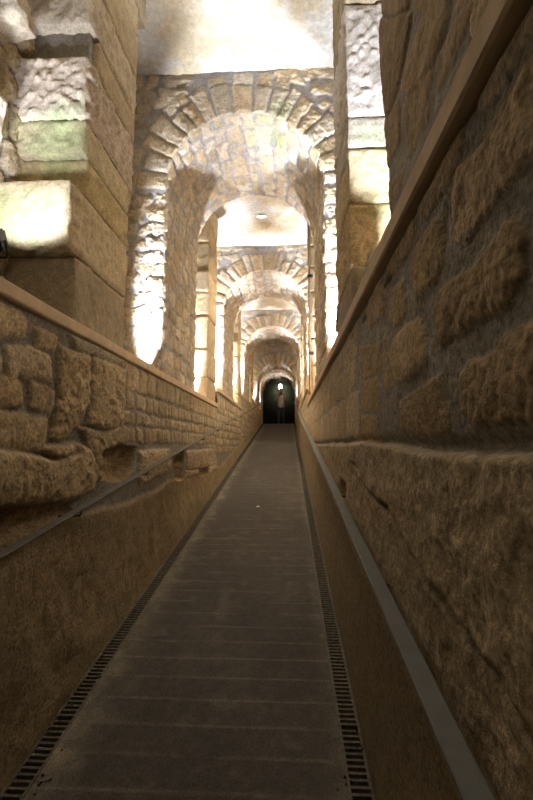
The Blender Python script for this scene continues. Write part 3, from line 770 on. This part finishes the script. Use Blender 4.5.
# rubble blocks jutting into the left recess, nearest the camera
BIG = [((-1.50, 1.50, 2.55), (.30, .22, .26), (.2, .35, .1)), ((-1.44, 1.64, 2.98), (.22, .30, .24), (.5, .3, .3)), ((-1.47, 1.56, 3.40), (.30, .30, .22), (-.5, .5, .2)),
       ((-1.40, 1.72, 3.72), (.20, .20, .42), (.4, -.25, .1)), ((-1.47, 1.86, 4.15), (.22, .20, .4), (.5, .2, .2))]
for i, (c, s, r) in enumerate(BIG):
    m = Mesh(); rng = random.Random(i)
    m.block([c[k] - s[k] / 2 for k in range(3)], [c[k] + s[k] / 2 for k in range(3)], step=.010, rough=.022, col=(.56, .48, .38), seed=300 + i * 3, rot=Euler(r).to_matrix())
    o = m.build('rubble_block', M_STONE)
    nm = ['lowest', 'second from the bottom', 'third from the bottom', 'fourth from the bottom, long and slanting', 'topmost'][i]
    tag(o, f'white-lit rough rubble block jutting at far left edge, {nm}', 'stone block', 'rubble blocks jutting at the left edge')

# ------------------------------------------------------------------ far room and the person
def far_room():
    m = Mesh()
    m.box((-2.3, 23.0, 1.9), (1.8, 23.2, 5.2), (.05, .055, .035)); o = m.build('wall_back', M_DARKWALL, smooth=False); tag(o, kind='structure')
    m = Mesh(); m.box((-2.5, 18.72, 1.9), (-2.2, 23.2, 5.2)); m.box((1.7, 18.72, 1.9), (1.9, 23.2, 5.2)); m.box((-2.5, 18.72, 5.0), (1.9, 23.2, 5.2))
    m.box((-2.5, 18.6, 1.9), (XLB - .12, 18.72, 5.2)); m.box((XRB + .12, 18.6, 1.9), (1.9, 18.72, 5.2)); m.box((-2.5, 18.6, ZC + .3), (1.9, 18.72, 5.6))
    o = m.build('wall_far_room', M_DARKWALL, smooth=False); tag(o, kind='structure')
far_room()
lx, lz = on_y(280.3, 386.3, 22.6)
root = empty('wall_lamp', (lx, 22.95, lz)); tag(root, 'glowing wall lamp above the head of the person at the far end', 'lamp')
bm = bmesh.new(); bm_box(bm, (-.13, .0, -.18), (.13, .05, .16), bevel=.01); bm_obj('backplate', bm, M_BLACK, root)
bm = bmesh.new(); bmesh.ops.create_uvsphere(bm, u_segments=20, v_segments=12, radius=.11)
for v in bm.verts: v.co.z *= 1.45; v.co.y -= .12
bm_obj('globe', bm, M_LAMP, root, True)

def skin_body(name, joints, edges, mat, parent, sub=2, root=0):
    me = bpy.data.meshes.new(name); me.from_pydata([j[:3] for j in joints], edges, []); me.materials.append(mat)
    o = bpy.data.objects.new(name, me); C.objects.link(o); o.parent = parent
    s = o.modifiers.new('s', 'SKIN'); ly = me.skin_vertices
    if not ly: 
        bpy.context.view_layer.objects.active = o
    for i, j in enumerate(joints):
        r = j[3]; rr = r if isinstance(r, tuple) else (r, r)
        me.skin_vertices[0].data[i].radius = rr; me.skin_vertices[0].data[i].use_root = (i == root)
    s.use_smooth_shade = True
    d = o.modifiers.new('d', 'SUBSURF'); d.levels = sub; d.render_levels = sub
    return o
def person():
    px, _ = on_y(281, 400, 19.5)
    root = empty('person', (px, 19.5, float(floor_z(YEND)) + .0))
    tag(root, 'person in white T-shirt and dark jeans standing at the far end, holding up a camera', 'person')
    J = [(0, 0, .93, (.15, .10)), (0, 0, 1.10, (.13, .09)), (0, 0, 1.30, (.155, .10)), (0, 0, 1.42, (.12, .08)), (0, 0, 1.50, .05), (0, -.01, 1.58, .052)]
    E = [(0, 1), (1, 2), (2, 3), (3, 4), (4, 5)]
    for s in (-1, 1):
        n = len(J)
        J += [(s * .17, 0, 1.41, .055), (s * .245, -.04, 1.17, .046), (s * .25, -.07, 1.13, .043), (s * .15, -.22, 1.36, .034), (s * .085, -.27, 1.47, .028), (s * .075, -.28, 1.51, (.034, .02))]
        E += [(3, n), (n, n + 1), (n + 1, n + 2), (n + 2, n + 3), (n + 3, n + 4), (n + 4, n + 5)]
        q = n + 5
        for k in range(4):
            b = len(J); z = 1.50 + .018 * k; L = (.030, .036, .038, .032)[3 - k]
            J += [(s * .072, -.300, z, .0095), (s * (.070 - L * .3), -.312, z + .002, .009), (s * (.066 - L), -.318, z, .008)]
            E += [(q, b), (b, b + 1), (b + 1, b + 2)]
        b = len(J); J += [(s * .06, -.262, 1.495, .011), (s * .045, -.262, 1.485, .010), (s * .03, -.268, 1.483, .009)]; E += [(q, b), (b, b + 1), (b + 1, b + 2)]
        n = len(J)
        J += [(s * .09, 0, .84, .095), (s * .105, -.015, .50, .062), (s * .11, .01, .30, .056), (s * .11, .02, .09, .040), (s * .115, -.03, .045, .042), (s * .125, -.15, .035, .032)]
        E += [(0, n), (n, n + 1), (n + 1, n + 2), (n + 2, n + 3), (n + 3, n + 4), (n + 4, n + 5)]
    body = skin_body('body', J, E, M_SKIN, root)
    # head
    bm = bmesh.new(); bmesh.ops.create_uvsphere(bm, u_segments=28, v_segments=20, radius=1)
    for v in bm.verts:
        x, y, z = v.co; w = .075 * (1 - .22 * max(0, -z)); v.co = Vector((x * w, y * .095 * (1 - .12 * max(0, -z)), z * .115 + 1.65))
        if y < -.8 and abs(x) < .25 and -.35 < z < .1: v.co.y -= .022 * (1 - abs(x) * 4) * (1 if z > -.3 else .5)
        if y < -.6 and -.62 < z < -.5 and abs(x) < .4: v.co.y -= .006
    for s in (-1, 1):
        bm_box(bm, (s * .075 - .008, -.015, 1.62), (s * .075 + .008, .02, 1.68), bevel=.006)
    bm_obj('head', bm, M_SKIN, root, True)
    for s in (-1, 1):
        bm = bmesh.new(); bmesh.ops.create_uvsphere(bm, u_segments=8, v_segments=6, radius=.012)
        for v in bm.verts: v.co += Vector((s * .03, -.084, 1.66))
        bm_obj('eye', bm, M_BLACK, root, True)
    bm = bmesh.new(); bmesh.ops.create_uvsphere(bm, u_segments=24, v_segments=16, radius=1)
    bmesh.ops.delete(bm, geom=[v for v in bm.verts if v.co.z < -.1 + (0.55 if v.co.y < -.2 else 0)], context='VERTS')
    for v in bm.verts: v.co = Vector((v.co.x * .084, v.co.y * .104 + .004, v.co.z * .124 + 1.655))
    o = bm_obj('hair', bm, M_HAIR, root, True); md = o.modifiers.new('t', 'SOLIDIFY'); md.thickness = .01
    S = [(0, 0, .84, (.185, .13)), (0, 0, 1.08, (.165, .12)), (0, 0, 1.30, (.172, .115)), (0, 0, 1.43, (.125, .085)),
         (.17, 0, 1.42, .070), (.232, -.03, 1.22, .064), (-.17, 0, 1.42, .070), (-.232, -.03, 1.22, .064)]
    skin_body('shirt', S, [(0, 1), (1, 2), (2, 3), (3, 4), (4, 5), (3, 6), (6, 7)], M_SHIRT, root)
    T = [(0, 0, .94, (.155, .11))]; TE = []
    for s in (-1, 1):
        n = len(T); T += [(s * .09, 0, .83, .110), (s * .105, -.015, .50, .080), (s * .11, .01, .28, .072), (s * .11, .02, .08, .066)]; TE += [(0, n), (n, n + 1), (n + 1, n + 2), (n + 2, n + 3)]
    skin_body('jeans', T, TE, M_JEANS, root)
    for s in (-1, 1):
        bm = bmesh.new(); bmesh.ops.create_uvsphere(bm, u_segments=16, v_segments=10, radius=1)
        for v in bm.verts: v.co = Vector((v.co.x * .048 + s * .118, v.co.y * .14 - .06, max(v.co.z, -.6) * .07 + .042))
        bm_obj('shoe', bm, M_SHOE, root, True)
    cam = empty('handheld_camera', (px, 19.5 - .30, float(floor_z(YEND)) + 1.52)); tag(cam, 'dark camera held up to the face by the person at the far end', 'camera')
    bm = bmesh.new(); bm_box(bm, (-.045, -.015, -.032), (.045, .02, .032), bevel=.005); bm_box(bm, (-.015, -.012, .03), (.015, .02, .048), bevel=.003); bm_obj('camera_body', bm, M_BLACK, cam)
    bm = bmesh.new(); bm_tube(bm, [(0, -.015, 0), (0, -.06, 0)], .025, 18); bm_obj('lens', bm, M_BLACK, cam, True)
person()

# ------------------------------------------------------------------ lights
def spot(loc, tgt, w, ang=120, blend=.4, col=(1, .96, .90), r=.04):
    l = bpy.data.lights.new('lamp', 'SPOT'); l.energy = w; l.spot_size = math.radians(ang); l.spot_blend = blend; l.color = col; l.shadow_soft_size = r
    o = bpy.data.objects.new('lamp', l); C.objects.link(o); o.location = loc
    o.rotation_euler = (Vector(tgt) - Vector(loc)).to_track_quat('-Z', 'Y').to_euler(); return o
def point(loc, w, col=(1, .96, .9), r=.05):
    l = bpy.data.lights.new('lamp', 'POINT'); l.energy = w; l.color = col; l.shadow_soft_size = r
    o = bpy.data.objects.new('lamp', l); C.objects.link(o); o.location = loc; return o
WH = (.89, .93, 1.0); WM = (1, .83, .53)
# recess 1 (y 1.26..2.0), recess 2 (2.6..3.55)
spot((-1.20, 1.58, 2.46), (-1.30, 2.05, 3.3), 26, 118, .3, WH)
spot((-1.22, 1.36, 2.2), (-1.34, 1.80, 3.9), 120, 52, .5, WH)
spot((.60, 1.40, 1.95), (.56, 2.05, 3.5), 340, 66, .3, WH)
spot((-1.20, 2.75, 1.88), (-1.27, 3.55, 2.58), 110, 56, .12, WH)
spot((.52, 2.85, 1.9), (.30, 3.15, 4.9), 420, 120, .6, WH)
# lamps just before each arch wash across and up over its soffit
for y, z, p in ((3.55, 1.92, 950), (7.0, 2.15, 1200), (10.5, 2.5, 1200), (14.6, 2.72, 500), (16.85, 2.75, 500)):
    spot((-1.27, y - .45, z), (.34, y + .75, 3.8), p * .85, 84, .3, WH)
    spot((.52, y - .33, z), (-1.05, y + .75, 3.8), p * 1.5, 84, .3, WH)
# lamps just beyond each arch light the recesses, the ceiling and the next pier
for (y, z, p) in ((5.12, 1.85, 900), (6.4, 2.1, 1100), (8.6, 2.1, 1300), (9.95, 2.4, 1300), (12.1, 2.4, 200), (13.7, 2.65, 130), (16.1, 2.65, 350)):
    for x in (-1.27, .52):
        spot((x, y, z), (x * .8 - .08, y + .2, z + 2), p, 140, .4, WH if y < 12 else (1, .85, .65))
# ceiling light over the ramp, plus two added unseen fills farther up
for y, p in ((6.0, 190), (9.4, 150), (12.9, 80)):
    spot((CXA, y, 4.86), (CXA, y - .5, 0), p, 95, .8, WM, .06)
point((lx, 22.4, lz), 12, (1, .95, .7), .1)
spot((CXA, 18.0, 4.2), (CXA, 19.5, 3.6), 13, 70, .4, WM)  # added fill to brighten the person
# added soft warm fills out of frame overhead, brightening the foreground
def area(loc, sx, sy, w, col):
    l = bpy.data.lights.new('lamp', 'AREA'); l.shape = 'RECTANGLE'; l.size = sx; l.size_y = sy; l.energy = w; l.color = col
    o = bpy.data.objects.new('lamp', l); C.objects.link(o); o.location = loc; return o
area((CXA, 1.9, 4.85), 1.0, 1.6, 8, WM)
area((CXA, .3, 4.85), 1.0, 1.2, 8, WM)

w = bpy.data.worlds.new('w'); bpy.context.scene.world = w; w.use_nodes = True
w.node_tree.nodes['Background'].inputs[0].default_value = (1, .8, .58, 1); w.node_tree.nodes['Background'].inputs[1].default_value = .045

cd = bpy.data.cameras.new('cam'); cam = bpy.data.objects.new('cam', cd); C.objects.link(cam)
cd.sensor_fit = 'VERTICAL'; cd.sensor_height = 36; cd.lens = F / 800 * 36; cd.clip_start = .02
cam.location = EYE; cam.rotation_euler = (PI / 2 + PITCH, 0, YAW); bpy.context.scene.camera = cam
vs = bpy.context.scene.view_settings; vs.view_transform = 'Standard'; vs.look = 'None'; vs.exposure = 0; vs.gamma = 1
